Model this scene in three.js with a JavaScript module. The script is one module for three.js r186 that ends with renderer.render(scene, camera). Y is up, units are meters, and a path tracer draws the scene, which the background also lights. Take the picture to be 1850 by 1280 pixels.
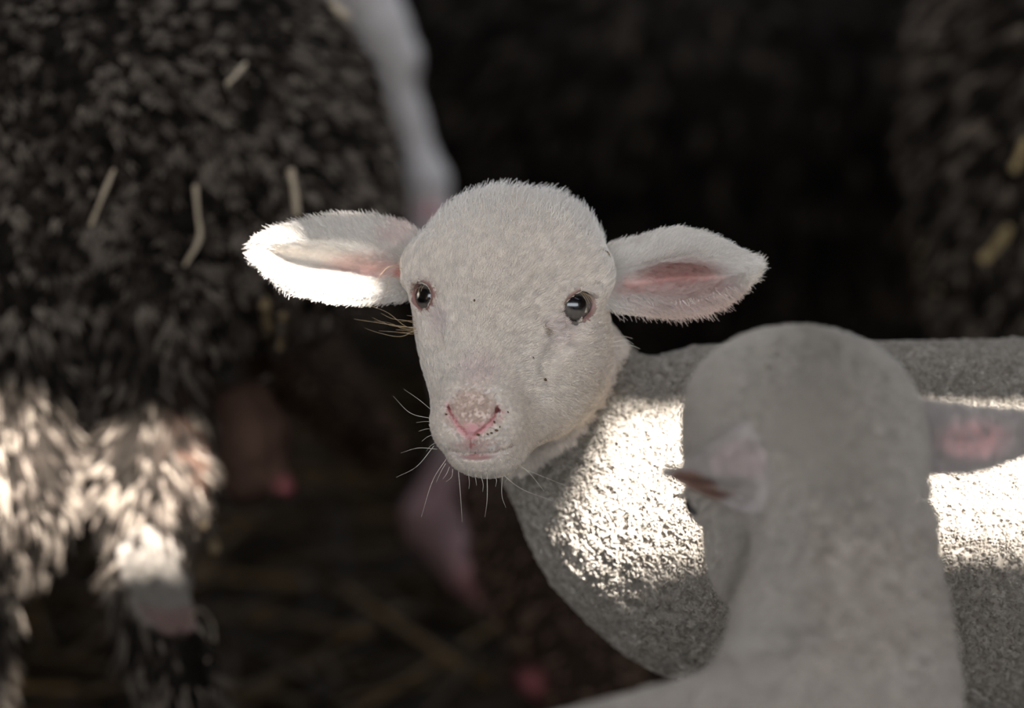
import * as THREE from 'three';
import { mergeGeometries } from 'three/addons/utils/BufferGeometryUtils.js';
import { ImprovedNoise } from 'three/addons/math/ImprovedNoise.js';

// ───────────────────────── camera, sky, sun, exposure ─────────────────────────
const scene = new THREE.Scene();
const EYE_HEIGHT = 0.85, PITCH = THREE.MathUtils.degToRad(15), FOV = 13, FOCUS = 1.575;
const camera = new THREE.PerspectiveCamera(FOV, 1850 / 1280, 0.05, 60);
camera.position.set(0, EYE_HEIGHT, 0);
camera.rotation.set(-PITCH, 0, 0);
camera.focus = FOCUS;
camera.userData.fStop = 3.0;
camera.updateMatrixWorld(true);
scene.add(camera);

const renderer = new THREE.WebGLRenderer({ antialias: true });
renderer.toneMapping = THREE.LinearToneMapping;
renderer.toneMappingExposure = 1.1;
renderer.shadowMap.enabled = true;
renderer.shadowMap.type = THREE.PCFSoftShadowMap;

const SKY_STRENGTH = 6.2, SUN_STRENGTH = 60;
{ // soft bright sky: pale near the horizon, bluer overhead
  const w = 64, h = 32, data = new Float32Array(w * h * 4);
  for (let j = 0; j < h; j++) {
    const el = ((j + 0.5) / h - 0.5) * Math.PI, s = Math.max(0, Math.sin(el));
    const z = Math.pow(s, 0.6);
    const c = el > 0 ? [1.0 - 0.26 * z, 1.0 - 0.15 * z, 1.0 + 0.03 * z] : [0.26, 0.24, 0.21];
    for (let i = 0; i < w; i++) data.set([c[0], c[1], c[2], 1], (j * w + i) * 4);
  }
  const sky = new THREE.DataTexture(data, w, h, THREE.RGBAFormat, THREE.FloatType);
  sky.mapping = THREE.EquirectangularReflectionMapping;
  sky.magFilter = THREE.LinearFilter; sky.minFilter = THREE.LinearFilter;
  sky.needsUpdate = true;
  scene.background = sky; scene.environment = sky;
  scene.backgroundIntensity = SKY_STRENGTH; scene.environmentIntensity = SKY_STRENGTH;
}
const SUN_DIR = new THREE.Vector3().setFromSphericalCoords(1, THREE.MathUtils.degToRad(40), THREE.MathUtils.degToRad(35));
{
  const sun = new THREE.DirectionalLight(new THREE.Color(1.0, 0.975, 0.94), SUN_STRENGTH);
  sun.position.copy(SUN_DIR).multiplyScalar(8).add(new THREE.Vector3(0, 0.3, -1.6));
  sun.target.position.set(0, 0.3, -1.6);
  sun.castShadow = true; sun.shadow.mapSize.set(2048, 2048); sun.shadow.radius = 1;
  Object.assign(sun.shadow.camera, { left: -4, right: 4, top: 4, bottom: -4, near: 0.5, far: 20 });
  scene.add(sun, sun.target);
}

// ───────────────────────── helpers ─────────────────────────
// Animals are modelled in a frame whose axes are those of the lens, in units of U metres (one pixel at 1.6 m).
const D0 = 1.6, U = 2 * Math.tan(THREE.MathUtils.degToRad(FOV / 2)) * D0 / 1280;
const FRAME = camera.matrixWorld.clone()
  .multiply(new THREE.Matrix4().makeTranslation(0, 0, -D0))
  .multiply(new THREE.Matrix4().makeScale(U, U, U));
const FRAME_INV = FRAME.clone().invert();
function rng(seed) { let a = seed >>> 0; return () => { a = (a + 0x6d2b79f5) | 0; let t = Math.imul(a ^ (a >>> 15), 1 | a); t = (t + Math.imul(t ^ (t >>> 7), 61 | t)) ^ t; return ((t ^ (t >>> 14)) >>> 0) / 4294967296; }; }
const noiseGen = new ImprovedNoise();
const noise = (x, y, z) => noiseGen.noise(x, y, z);
const shrink = (w) => (D0 - w * U) / D0;
const P = (x, y, w) => { const k = shrink(w); return [(x - 925) * k, (640 - y) * k, w]; };
const fromWorld = (x, y, z) => new THREE.Vector3(x, y, z).applyMatrix4(FRAME_INV).toArray();
const toWorld = (p) => new THREE.Vector3(p[0], p[1], p[2]).applyMatrix4(FRAME);
const lerp = (a, b, t) => a + (b - a) * t, clamp = (x, a = 0, b = 1) => Math.min(b, Math.max(a, x));
const smooth = (a, b, x) => { const t = clamp((x - a) / (b - a)); return t * t * (3 - 2 * t); };
const usedNames = new Map();
function numbered(name) { const n = usedNames.get(name) ?? 0; usedNames.set(name, n + 1); return n ? `${name}_${String(n).padStart(3, '0')}` : name; }
function thing(name, label, category, base, group) {
  const o = new THREE.Group(); o.name = numbered(name); o.position.copy(base); o.userData = { label, category };
  if (group) o.userData.group = group;
  scene.add(o); return o;
}
function part(parent, name, geometry, material, extra) {
  const m = new THREE.Mesh(geometry, material); m.name = name; m.castShadow = m.receiveShadow = true;
  if (extra) Object.assign(m.userData, extra);
  parent.add(m); return m;
}
// put frame-space positions under a thing
function settle(geometry, parent) { geometry.applyMatrix4(FRAME).translate(-parent.position.x, -parent.position.y, -parent.position.z); return geometry; }

// ── implicit surfaces: ellipsoids and tapered capsules joined by a smooth minimum ──
function ball(x, y, w, r, k = 40, op = 'u', rot) {             // x, y in pixels of the 1850x1280 frame
  const s = shrink(w), q = { t: 'e', c: P(x, y, w), r: r.map((v) => v * s), k: k * s, op };
  if (rot) q.m = new THREE.Matrix3().setFromMatrix4(new THREE.Matrix4().makeRotationFromEuler(new THREE.Euler(rot[0], rot[1], rot[2], 'YXZ')).transpose()).elements;
  q.b = Math.max(...q.r); return q;
}
function limb(a, ra, b, rb, k = 40, op = 'u') {                 // a, b are [x, y, w] pixels or frame points
  const pa = a.frame ?? P(...a), pb = b.frame ?? P(...b), sa = a.frame ? 1 : shrink(a[2]), sb = b.frame ? 1 : shrink(b[2]);
  return { t: 'c', a: pa, d: pb.map((v, i) => v - pa[i]), ra: ra * sa, rb: rb * sb, k: k * (sa + sb) / 2, op };
}
function primDistance(q, x, y, z) {
  if (q.t === 'e') {
    let px = x - q.c[0], py = y - q.c[1], pz = z - q.c[2];
    if (q.m) { const m = q.m, ax = m[0] * px + m[3] * py + m[6] * pz, ay = m[1] * px + m[4] * py + m[7] * pz, az = m[2] * px + m[5] * py + m[8] * pz; px = ax; py = ay; pz = az; }
    const r = q.r; px /= r[0]; py /= r[1]; pz /= r[2];
    const k0 = Math.sqrt(px * px + py * py + pz * pz); px /= r[0]; py /= r[1]; pz /= r[2];
    const k1 = Math.sqrt(px * px + py * py + pz * pz);
    return k1 < 1e-9 ? -Math.min(r[0], r[1], r[2]) : k0 * (k0 - 1) / k1;
  }
  const d = q.d, px = x - q.a[0], py = y - q.a[1], pz = z - q.a[2];
  let h = (px * d[0] + py * d[1] + pz * d[2]) / (d[0] * d[0] + d[1] * d[1] + d[2] * d[2]); h = h < 0 ? 0 : h > 1 ? 1 : h;
  const ex = px - d[0] * h, ey = py - d[1] * h, ez = pz - d[2] * h;
  return Math.sqrt(ex * ex + ey * ey + ez * ez) - (q.ra + (q.rb - q.ra) * h);
}
function field(prims, displace) {
  const over = (list) => (x, y, z) => {
    let d = 1e6;
    for (let i = 0; i < list.length; i++) {
      const q = list[i], e = primDistance(q, x, y, z), k = q.k;
      if (q.op === 'u') { const h = Math.max(k - Math.abs(d - e), 0); d = Math.min(d, e) - h * h / k * 0.25; }
      else { const h = Math.max(k - Math.abs(d + e), 0); d = Math.max(d, -e) + h * h / k * 0.25; }
    }
    return displace && d < 60 && d > -60 ? d + displace(x, y, z) : d;
  };
  const f = over(prims);
  f.near = (x, y, z, reach) => {      // only the pieces that matter within that reach
    const e = prims.map((q) => primDistance(q, x, y, z)), least = Math.min(...e.filter((_, i) => prims[i].op === 'u'));
    return over(prims.filter((q, i) => (q.op === 'u' ? e[i] - least < 2.2 * reach + q.k : e[i] < 1.3 * reach + q.k)));
  };
  return f;
}
function bounds(prims, pad) {
  const lo = [1e9, 1e9, 1e9], hi = [-1e9, -1e9, -1e9];
  for (const q of prims) if (q.op === 'u') for (let i = 0; i < 3; i++) {
    const ends = q.t === 'e' ? [[q.c[i], q.b]] : [[q.a[i], q.ra], [q.a[i] + q.d[i], q.rb]];
    for (const [c, r] of ends) { lo[i] = Math.min(lo[i], c - r - pad); hi[i] = Math.max(hi[i], c + r + pad); }
  }
  return [lo, hi];
}
// surface nets over the blocks that the surface passes through
function skinOf(sdf, [lo, hi], cell) {
  const B = 12, n = [0, 1, 2].map((i) => Math.ceil((hi[i] - lo[i]) / cell / B)), SX = n[0] * B + 2, SY = n[1] * B + 2;
  const ids = new Map(), pos = [], edges = [], f = new Float32Array((B + 1) ** 3), half = B * cell * 0.5 * 1.7321;
  const at = (i, j, k) => (k * (B + 1) + j) * (B + 1) + i, key = (i, j, k) => (k * SY + j) * SX + i;
  for (let bk = 0; bk < n[2]; bk++) for (let bj = 0; bj < n[1]; bj++) for (let bi = 0; bi < n[0]; bi++) {
    const ox = lo[0] + bi * B * cell, oy = lo[1] + bj * B * cell, oz = lo[2] + bk * B * cell;
    if (Math.abs(sdf(ox + B * cell / 2, oy + B * cell / 2, oz + B * cell / 2)) > half * 1.15 + 8) continue;
    const local = sdf.near(ox + B * cell / 2, oy + B * cell / 2, oz + B * cell / 2, half);
    for (let k = 0; k <= B; k++) for (let j = 0; j <= B; j++) for (let i = 0; i <= B; i++) f[at(i, j, k)] = local(ox + i * cell, oy + j * cell, oz + k * cell);
    for (let k = 0; k < B; k++) for (let j = 0; j < B; j++) for (let i = 0; i < B; i++) {
      const o = at(i, j, k), R = B + 1, R2 = R * R;
      const neg = (f[o] < 0) + (f[o + 1] < 0) + (f[o + R] < 0) + (f[o + R + 1] < 0) + (f[o + R2] < 0) + (f[o + R2 + 1] < 0) + (f[o + R2 + R] < 0) + (f[o + R2 + R + 1] < 0);
      if (neg === 0 || neg === 8) continue;
      let sx = 0, sy = 0, sz = 0, c = 0;
      const v = (a, b, d) => f[at(i + a, j + b, k + d)];
      const s0 = v(0, 0, 0) < 0;
      for (let a = 0; a < 2; a++) for (let b = 0; b < 2; b++) {
        let p = v(0, a, b), q = v(1, a, b); if ((p < 0) !== (q < 0)) { sx += p / (p - q); sy += a; sz += b; c++; }
        p = v(a, 0, b); q = v(a, 1, b); if ((p < 0) !== (q < 0)) { sx += a; sy += p / (p - q); sz += b; c++; }
        p = v(a, b, 0); q = v(a, b, 1); if ((p < 0) !== (q < 0)) { sx += a; sy += b; sz += p / (p - q); c++; }
      }
      if (!c) continue;
      const I = bi * B + i, J = bj * B + j, K = bk * B + k;
      ids.set(key(I, J, K), pos.length / 3);
      pos.push(ox + (i + sx / c) * cell, oy + (j + sy / c) * cell, oz + (k + sz / c) * cell);
      if (s0 !== (v(1, 0, 0) < 0)) edges.push(I, J, K, 0, s0 ? 1 : 0);
      if (s0 !== (v(0, 1, 0) < 0)) edges.push(I, J, K, 1, s0 ? 1 : 0);
      if (s0 !== (v(0, 0, 1) < 0)) edges.push(I, J, K, 2, s0 ? 1 : 0);
    }
  }
  const index = [];
  for (let e = 0; e < edges.length; e += 5) {
    const [I, J, K, ax, s] = [edges[e], edges[e + 1], edges[e + 2], edges[e + 3], edges[e + 4]];
    const q = ax === 0 ? [[0, 0, 0], [0, 1, 0], [0, 1, 1], [0, 0, 1]] : ax === 1 ? [[0, 0, 0], [0, 0, 1], [1, 0, 1], [1, 0, 0]] : [[0, 0, 0], [1, 0, 0], [1, 1, 0], [0, 1, 0]];
    const id = q.map(([a, b, c]) => ids.get(key(I - a, J - b, K - c)));
    if (id.some((v) => v === undefined)) continue;
    if (s) index.push(id[0], id[1], id[2], id[0], id[2], id[3]); else index.push(id[0], id[2], id[1], id[0], id[3], id[2]);
  }
  const g = new THREE.BufferGeometry();
  g.setAttribute('position', new THREE.Float32BufferAttribute(pos, 3)); g.setIndex(index); g.computeVertexNormals();
  return g;
}
// vertex colours from a function of the frame point
function paint(g, colour) {
  const p = g.attributes.position, c = new Float32Array(p.count * 3);
  for (let i = 0; i < p.count; i++) c.set(colour(p.getX(i), p.getY(i), p.getZ(i)), i * 3);
  g.setAttribute('color', new THREE.BufferAttribute(c, 3)); return g;
}
const mix3 = (a, b, t) => [lerp(a[0], b[0], t), lerp(a[1], b[1], t), lerp(a[2], b[2], t)];
function patches(list) {   // [x, y, w, radius (number or [rx, ry, rz]), colour, strength]
  return list.map(([x, y, w, r, c, s = 1]) => ({ c: P(x, y, w), r: Array.isArray(r) ? r : [r, r, r], col: c, s }));
}
function withPatches(base, list) {
  return (x, y, z) => {
    let c = typeof base === 'function' ? base(x, y, z) : base;
    for (const q of list) {
      const d = Math.hypot((x - q.c[0]) / q.r[0], (y - q.c[1]) / q.r[1], (z - q.c[2]) / q.r[2]);
      if (d < 1) c = mix3(c, q.col, Math.min(1, q.s * (1 - smooth(0.35, 1, d))));   // a strength far above 1 gives a hard edge
    }
    return c;
  };
}
// even sampling of a triangle mesh
function sampler(g, seed) {
  const p = g.attributes.position.array, n = g.attributes.normal.array, ix = g.index.array, cdf = new Float64Array(ix.length / 3), r = rng(seed);
  let sum = 0;
  for (let t = 0; t < cdf.length; t++) {
    const [a, b, c] = [ix[t * 3] * 3, ix[t * 3 + 1] * 3, ix[t * 3 + 2] * 3];
    const ux = p[b] - p[a], uy = p[b + 1] - p[a + 1], uz = p[b + 2] - p[a + 2], vx = p[c] - p[a], vy = p[c + 1] - p[a + 1], vz = p[c + 2] - p[a + 2];
    sum += Math.hypot(uy * vz - uz * vy, uz * vx - ux * vz, ux * vy - uy * vx) / 2; cdf[t] = sum;
  }
  return { area: sum, next() {
    const v = r() * sum; let lo = 0, hi = cdf.length - 1;
    while (lo < hi) { const m = (lo + hi) >> 1; if (cdf[m] < v) lo = m + 1; else hi = m; }
    let s = r(), t = r(); if (s + t > 1) { s = 1 - s; t = 1 - t; }
    const [a, b, c] = [ix[lo * 3] * 3, ix[lo * 3 + 1] * 3, ix[lo * 3 + 2] * 3], pt = [], nn = [];
    for (let i = 0; i < 3; i++) { pt.push(p[a + i] + (p[b + i] - p[a + i]) * s + (p[c + i] - p[a + i]) * t); nn.push(n[a + i] + (n[b + i] - n[a + i]) * s + (n[c + i] - n[a + i]) * t); }
    const l = Math.hypot(...nn) || 1; return { p: pt, n: nn.map((q) => q / l) };
  } };
}
// the part of a skin whose triangles lie where keep(pixel x, pixel y, w, normal z) says
function region(g, keep) {
  const p = g.attributes.position, n = g.attributes.normal, ix = g.index.array, out = [];
  for (let t = 0; t < ix.length; t += 3) { const i = ix[t], k = shrink(p.getZ(i)); if (keep(p.getX(i) / k + 925, 640 - p.getY(i) / k, p.getZ(i), n.getZ(i))) out.push(ix[t], ix[t + 1], ix[t + 2]); }
  const r = new THREE.BufferGeometry(); r.setAttribute('position', p); r.setAttribute('normal', n); r.setIndex(out); return r;
}
// hair, curls and locks: copies of one small shape standing on a skin. spec(p, n, r) -> null | { len, wide, dir, lift, col }
function coat(parent, name, skins, count, shape, material, seed, spec) {
  const r = rng(seed), mats = [], cols = [], S = skins.map((g, i) => sampler(g, seed + i * 77)), total = S.reduce((a, s) => a + s.area, 0);
  const Y = new THREE.Vector3(), Z = new THREE.Vector3(), X = new THREE.Vector3(), N = new THREE.Vector3(), M = new THREE.Matrix4();
  const back = new THREE.Matrix4().makeTranslation(-parent.position.x, -parent.position.y, -parent.position.z).multiply(FRAME);
  S.forEach((s, si) => {
    const want = Math.round(count * s.area / total);
    for (let i = 0; i < want; i++) {
      const { p, n } = s.next(), h = spec(p, n, r, si);
      if (!h) continue;
      N.set(...n); Y.set(...h.dir); Y.addScaledVector(N, -Y.dot(N));
      if (Y.lengthSq() < 1e-6) Y.set(r() - 0.5, r() - 0.5, r() - 0.5).addScaledVector(N, -Y.dot(N));
      Y.normalize(); const jit = h.jit ?? 0.25;
      X.crossVectors(Y, N); Y.addScaledVector(X, (r() - 0.5) * 2 * jit).normalize();
      const lift = h.lift + (r() - 0.5) * 0.2;
      Y.multiplyScalar(Math.cos(lift)).addScaledVector(N, Math.sin(lift)).normalize();
      X.crossVectors(Y, N).normalize(); Z.crossVectors(X, Y);
      const w = h.wide ?? h.len, sink = h.sink ?? 0;
      M.makeBasis(X.multiplyScalar(w), Y.multiplyScalar(h.len), Z.multiplyScalar(h.thick ?? w));
      M.setPosition(p[0] - n[0] * sink, p[1] - n[1] * sink, p[2] - n[2] * sink);
      mats.push(back.clone().multiply(M)); cols.push(h.col ?? [1, 1, 1]);
    }
  });
  const im = new THREE.InstancedMesh(shape, material, mats.length), C = new THREE.Color();
  mats.forEach((m, i) => { im.setMatrixAt(i, m); im.setColorAt(i, C.setRGB(...cols[i])); });
  im.name = name; im.userData.kind = 'stuff'; im.castShadow = im.receiveShadow = true; im.frustumCulled = false;
  parent.add(im); return im;
}
// a tapered bent hair from the origin, three-sided
function strand(points, r0, r1, sides = 3) {
  const pos = [], idx = [], n = points.length;
  for (let i = 0; i < n; i++) {
    const a = points[Math.max(0, i - 1)], b = points[Math.min(n - 1, i + 1)];
    const T = new THREE.Vector3(b[0] - a[0], b[1] - a[1], b[2] - a[2]).normalize(), A = new THREE.Vector3(Math.abs(T.x) > 0.8 ? 0 : 1, Math.abs(T.x) > 0.8 ? 1 : 0, 0).cross(T).normalize(), Bv = new THREE.Vector3().crossVectors(T, A);
    const rr = typeof r0 === 'function' ? r0(i / (n - 1)) : lerp(r0, r1, i / (n - 1));
    for (let s = 0; s < sides; s++) { const t = s / sides * Math.PI * 2; pos.push(...[0, 1, 2].map((q) => points[i][q] + rr * (Math.cos(t) * A.getComponent(q) + Math.sin(t) * Bv.getComponent(q)))); }
  }
  for (let i = 0; i < n - 1; i++) for (let s = 0; s < sides; s++) { const a = i * sides + s, b = i * sides + (s + 1) % sides, c = a + sides, d = b + sides; idx.push(a, b, d, a, d, c); }
  for (let s = 1; s < sides - 1; s++) { idx.push(0, s + 1, s); const o = (n - 1) * sides; idx.push(o, o + s, o + s + 1); }
  const g = new THREE.BufferGeometry(); g.setAttribute('position', new THREE.Float32BufferAttribute(pos, 3)); g.setIndex(idx); g.computeVertexNormals(); return g;
}
function tuftShape(seed, hairs, spread, thin, wave = 0.1, gather = 0.7) {   // unit-length hairs along +y, drawn together towards their tips
  const r = rng(seed), gs = [];
  for (let h = 0; h < hairs; h++) {
    const x = (r() - 0.5) * spread, y0 = (r() - 0.7) * 0.5 * spread, z = (r() - 0.5) * 0.1, lx = -x * gather + (r() - 0.5) * 0.35, bend = 0.1 + r() * 0.3, L = 0.55 + r() * 0.55, sw = (r() - 0.5) * wave, pts = [];
    for (let i = 0; i <= 3; i++) { const t = i / 3; pts.push([x + lx * t * t + sw * Math.sin(t * 4), y0 + L * t, z + bend * 2 * t * (1 - t) + (r() - 0.5) * 0.03]); }
    gs.push(strand(pts, thin, thin * 0.25));
  }
  return mergeGeometries(gs);
}
function curlShape(seed, turns, rad, thick, rise) {            // one crimped curl of wool standing on y
  const r = rng(seed), gs = [];
  for (let c = 0; c < 2; c++) {
    const pts = [], ph = r() * 6.28, ox = (r() - 0.5) * 0.7, oz = (r() - 0.5) * 0.7;
    for (let i = 0; i <= 10; i++) { const t = i / 10, R = rad * (1 - 0.35 * t); pts.push([ox + Math.cos(ph + t * turns * 6.28) * R, t * rise, oz + Math.sin(ph + t * turns * 6.28) * R]); }
    gs.push(strand(pts, (t) => thick * (1 - 0.6 * t), 0, 4));
  }
  return mergeGeometries(gs);
}
function lockShape(seed, parts) {                               // a pointed, matted lock of dirty wool along +y
  const r = rng(seed), gs = [];
  for (let c = 0; c < parts; c++) {
    const pts = [], ox = (r() - 0.5) * 0.9, ph = r() * 6.28, lean = (r() - 0.5) * 0.7, L = 0.7 + r() * 0.45;
    for (let i = 0; i <= 5; i++) { const t = i / 5; pts.push([ox + lean * t * t + 0.1 * Math.sin(ph + t * 7), L * t, 0.15 * (r() - 0.5) + 0.12 * Math.sin(ph * 2 + t * 5)]); }
    gs.push(strand(pts, (t) => 0.22 * (0.45 + 1.1 * t) * (1 - t) + 0.02, 0, 5));
  }
  return mergeGeometries(gs);
}
// an ear: a cupped leaf between an upper and a lower edge. returns a closed skin in frame space
function earSkin(top, bot, profile, depth, thick, ns = 34, np = 26) {
  const T = new THREE.CatmullRomCurve3(top.map((q) => new THREE.Vector3(...P(...q)))), Bo = new THREE.CatmullRomCurve3(bot.map((q) => new THREE.Vector3(...P(...q))));
  const pos = [], uv = [], idx = [], V = new THREE.Vector3(), A = new THREE.Vector3(), Bp = new THREE.Vector3();
  for (let side = 0; side < 2; side++) for (let i = 0; i <= ns; i++) for (let j = 0; j <= np; j++) {
    const s = i / ns, p = (j / np) * 2 - 1;
    T.getPoint(s, A); Bo.getPoint(s, Bp); V.lerpVectors(A, Bp, (p + 1) / 2);
    const h = A.distanceTo(Bp) / 2, edge = Math.sqrt(Math.max(0, 1 - p * p * p * p)), fr = profile(s, p) * h * depth(s);
    V.z += side === 0 ? fr : Math.min(fr, -0.35 * h * depth(s) * (1 - p * p)) - thick * edge - (1 - edge) * 1.5;
    if (side === 0) V.z += 0.0;
    pos.push(V.x, V.y, V.z); uv.push(s, p);
  }
  const row = np + 1, off = (ns + 1) * row;
  for (let i = 0; i < ns; i++) for (let j = 0; j < np; j++) { const a = i * row + j, b = a + 1, c = a + row, d = c + 1; idx.push(a, b, d, a, d, c); idx.push(off + a, off + d, off + b, off + a, off + c, off + d); }
  for (let i = 0; i < ns; i++) for (const j of [0, np]) { const a = i * row + j, c = a + row; if (j === 0) idx.push(a, c, off + c, a, off + c, off + a); else idx.push(a, off + c, c, a, off + a, off + c); }
  for (let j = 0; j < np; j++) { const a = ns * row + j; idx.push(a, a + 1, off + a + 1, a, off + a + 1, off + a); }
  const g = new THREE.BufferGeometry(); g.setAttribute('position', new THREE.Float32BufferAttribute(pos, 3)); g.setAttribute('ear', new THREE.Float32BufferAttribute(uv, 2)); g.setIndex(idx); g.computeVertexNormals();
  // face the front side towards +z
  const nrm = g.attributes.normal; let z = 0; for (let i = 0; i < off; i++) z += nrm.getZ(i);
  if (z < 0) { const a = g.index.array; for (let i = 0; i < a.length; i += 3) { const t = a[i + 1]; a[i + 1] = a[i + 2]; a[i + 2] = t; } g.computeVertexNormals(); }
  return g;
}

// ───────────────────────── materials ─────────────────────────
const M = {
  hide: new THREE.MeshPhysicalMaterial({ specularIntensity: 0.12, vertexColors: true, roughness: 0.95 }),
  skin: new THREE.MeshStandardMaterial({ vertexColors: true, roughness: 0.75 }),
  hair: new THREE.MeshPhysicalMaterial({ specularIntensity: 0.35, color: new THREE.Color(1, 1, 1), roughness: 0.65 }),
  wool: new THREE.MeshPhysicalMaterial({ specularIntensity: 0.12, color: new THREE.Color(1, 1, 1), roughness: 0.95 }),
  whisker: new THREE.MeshStandardMaterial({ color: new THREE.Color(0.75, 0.68, 0.56), roughness: 0.5 }),
  lash: new THREE.MeshStandardMaterial({ color: new THREE.Color(0.5, 0.36, 0.2), roughness: 0.5 }),
  mud: new THREE.MeshStandardMaterial({ color: new THREE.Color(0.10, 0.055, 0.025), roughness: 1 }),
  straw: new THREE.MeshPhysicalMaterial({ specularIntensity: 0.3, color: new THREE.Color(0.44, 0.355, 0.25), roughness: 0.6 }),
  strawDark: new THREE.MeshPhysicalMaterial({ specularIntensity: 0.3, color: new THREE.Color(0.20, 0.12, 0.05), roughness: 0.7 }),
  hoof: new THREE.MeshStandardMaterial({ color: new THREE.Color(0.08, 0.06, 0.05), roughness: 0.6 }),
  earth: new THREE.MeshPhysicalMaterial({ specularIntensity: 0.05, color: new THREE.Color(0.020, 0.014, 0.009), roughness: 1 }),
  timber: new THREE.MeshPhysicalMaterial({ specularIntensity: 0.3, color: new THREE.Color(0.16, 0.11, 0.07), roughness: 0.85 }),
  timberDark: new THREE.MeshPhysicalMaterial({ specularIntensity: 0.3, color: new THREE.Color(0.10, 0.07, 0.045), roughness: 0.9 }),
};
M.eye = new THREE.MeshPhysicalMaterial({ vertexColors: true, roughness: 0.2, clearcoat: 0.6, clearcoatRoughness: 0.05 });
M.tag = new THREE.MeshPhysicalMaterial({ specularIntensity: 0.15, color: new THREE.Color(0.22, 0.16, 0.09), roughness: 1 });
M.strawDull = new THREE.MeshPhysicalMaterial({ specularIntensity: 0.3, color: new THREE.Color(0.30, 0.22, 0.11), roughness: 0.7 });

// ───────────────────────── the barn ─────────────────────────
const ROOF = 2.6;
function boxAt(x0, x1, y0, y1, z0, z1) { return new THREE.BoxGeometry(x1 - x0, y1 - y0, z1 - z0).translate((x0 + x1) / 2, (y0 + y1) / 2, (z0 + z1) / 2); }
function structure(name, geometry, material) {
  const m = geometry ? new THREE.Mesh(geometry, material) : new THREE.Group(); m.name = name; m.userData.kind = 'structure'; m.castShadow = m.receiveShadow = true; scene.add(m); return m;
}
{ // trodden earth floor, uneven
  const g = new THREE.PlaneGeometry(6.4, 8.6, 90, 120).rotateX(-Math.PI / 2).translate(0, 0, -1.6), p = g.attributes.position;
  for (let i = 0; i < p.count; i++) p.setY(i, -0.02 + 0.018 * noise(p.getX(i) * 4, 3.1, p.getZ(i) * 4));
  g.computeVertexNormals();
  const base = boxAt(-3.2, 3.2, -0.25, -0.06, -5.9, 2.7);
  base.deleteAttribute('uv'); g.deleteAttribute('uv');
  structure('floor', mergeGeometries([g, base]), M.earth);
}
function boardWall(name, along, fixed, from, to, y0, y1) {
  const w = structure(name), n = Math.round((to - from) / 0.2);
  for (let i = 0; i < n; i++) {
    const a = from + (to - from) * i / n + 0.002, b = from + (to - from) * (i + 1) / n - 0.002, d = (i % 3) * 0.004;
    const g = along === 'x' ? boxAt(a, b, y0, y1, fixed - 0.04, fixed + d) : boxAt(fixed - 0.02 - d, fixed + 0.02, y0, y1, a, b);
    part(w, 'plank', g, i % 2 ? M.timber : M.timberDark);
  }
  part(w, 'backing', along === 'x' ? boxAt(from, to, y0, y1, fixed - 0.07, fixed - 0.04) : boxAt(fixed < 0 ? fixed - 0.05 : fixed + 0.02, fixed < 0 ? fixed - 0.02 : fixed + 0.05, y0, y1, from, to), M.timberDark);
}
boardWall('wall_back', 'x', -5.8, -3.1, 3.1, 0, 2.0);  // unseen; stopped short of the roof to let rim light in
boardWall('added_wall_front', 'x', 2.66, -3.1, 3.1, 0, 1.1);  // unseen half wall added so the fill light enters from higher up
boardWall('wall_left', 'z', -3.1, -5.8, 2.6, 0, ROOF);
boardWall('wall_right', 'z', 3.1, -5.8, 2.6, 0, ROOF);
// boarded roof; gaps added to aim sun at ear, flank, thighs, plus rim light
const ADDED_ROOF_GAPS = [[-0.9, 1.5, -3.3, -2.4], [0.66, 0.94, -0.222, -0.130], [0.880, 0.960, -0.102, -0.062], [0.872, 0.905, -0.120, -0.102], [1.121, 1.95, -0.058, 0.036]];
{
  const roof = structure('ceiling');
  const cuts = [...new Set([-6, 2.7, ...ADDED_ROOF_GAPS.flatMap((g) => [g[2], g[3]])])].sort((a, b) => a - b);
  for (let i = 0; i + 1 < cuts.length; i++) {
    const z0 = cuts[i], z1 = cuts[i + 1], holes = ADDED_ROOF_GAPS.filter((g) => g[2] <= z0 + 1e-6 && g[3] >= z1 - 1e-6).sort((a, b) => a[0] - b[0]);
    const spans = []; let x = -3.2;
    for (const h of holes) { if (h[0] > x) spans.push([x, h[0]]); x = Math.max(x, h[1]); }
    spans.push([x, 3.2]);
    const rows = Math.max(1, Math.round((z1 - z0) / 0.22));
    for (let r = 0; r < rows; r++) for (const [a, b] of spans) part(roof, 'roof_board', boxAt(a, b, ROOF, ROOF + 0.025, z0 + (z1 - z0) * r / rows, z0 + (z1 - z0) * (r + 1) / rows), M.timber);
  }
  for (const x of [-2.4, -0.8, 2.4]) part(roof, 'rafter', boxAt(x - 0.05, x + 0.05, ROOF - 0.14, ROOF, -6, 2.7), M.timberDark);
}

// ───────────────────────── shared hair, curl and lock shapes ─────────────────────────
const SHAPE = {
  fur: tuftShape(11, 7, 0.7, 0.045, 0.16, 0.3), fringe: tuftShape(12, 8, 1.1, 0.026, 0.25, -0.1),
  curl: curlShape(21, 1.35, 0.5, 0.17, 0.55), lock: lockShape(31, 3), shortLock: lockShape(33, 2),
};
const PX = (p) => { const k = shrink(p[2]); return [p[0] / k + 925, 640 - p[1] / k, p[2]]; };
const LAMB_WOOL = [0.49, 0.44, 0.38], LAMB_HAIR = [0.88, 0.79, 0.685];
const tone = (c, r, s) => { const k = 1 + (r() - 0.5) * 2 * s; return [c[0] * k, c[1] * k, c[2] * k]; };
const table = (pairs, x) => { for (let i = 1; i < pairs.length; i++) if (x <= pairs[i][0]) { const [a, b] = [pairs[i - 1], pairs[i]]; return lerp(a[1], b[1], clamp((x - a[0]) / (b[0] - a[0]))); } return pairs[pairs.length - 1][1]; };
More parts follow.
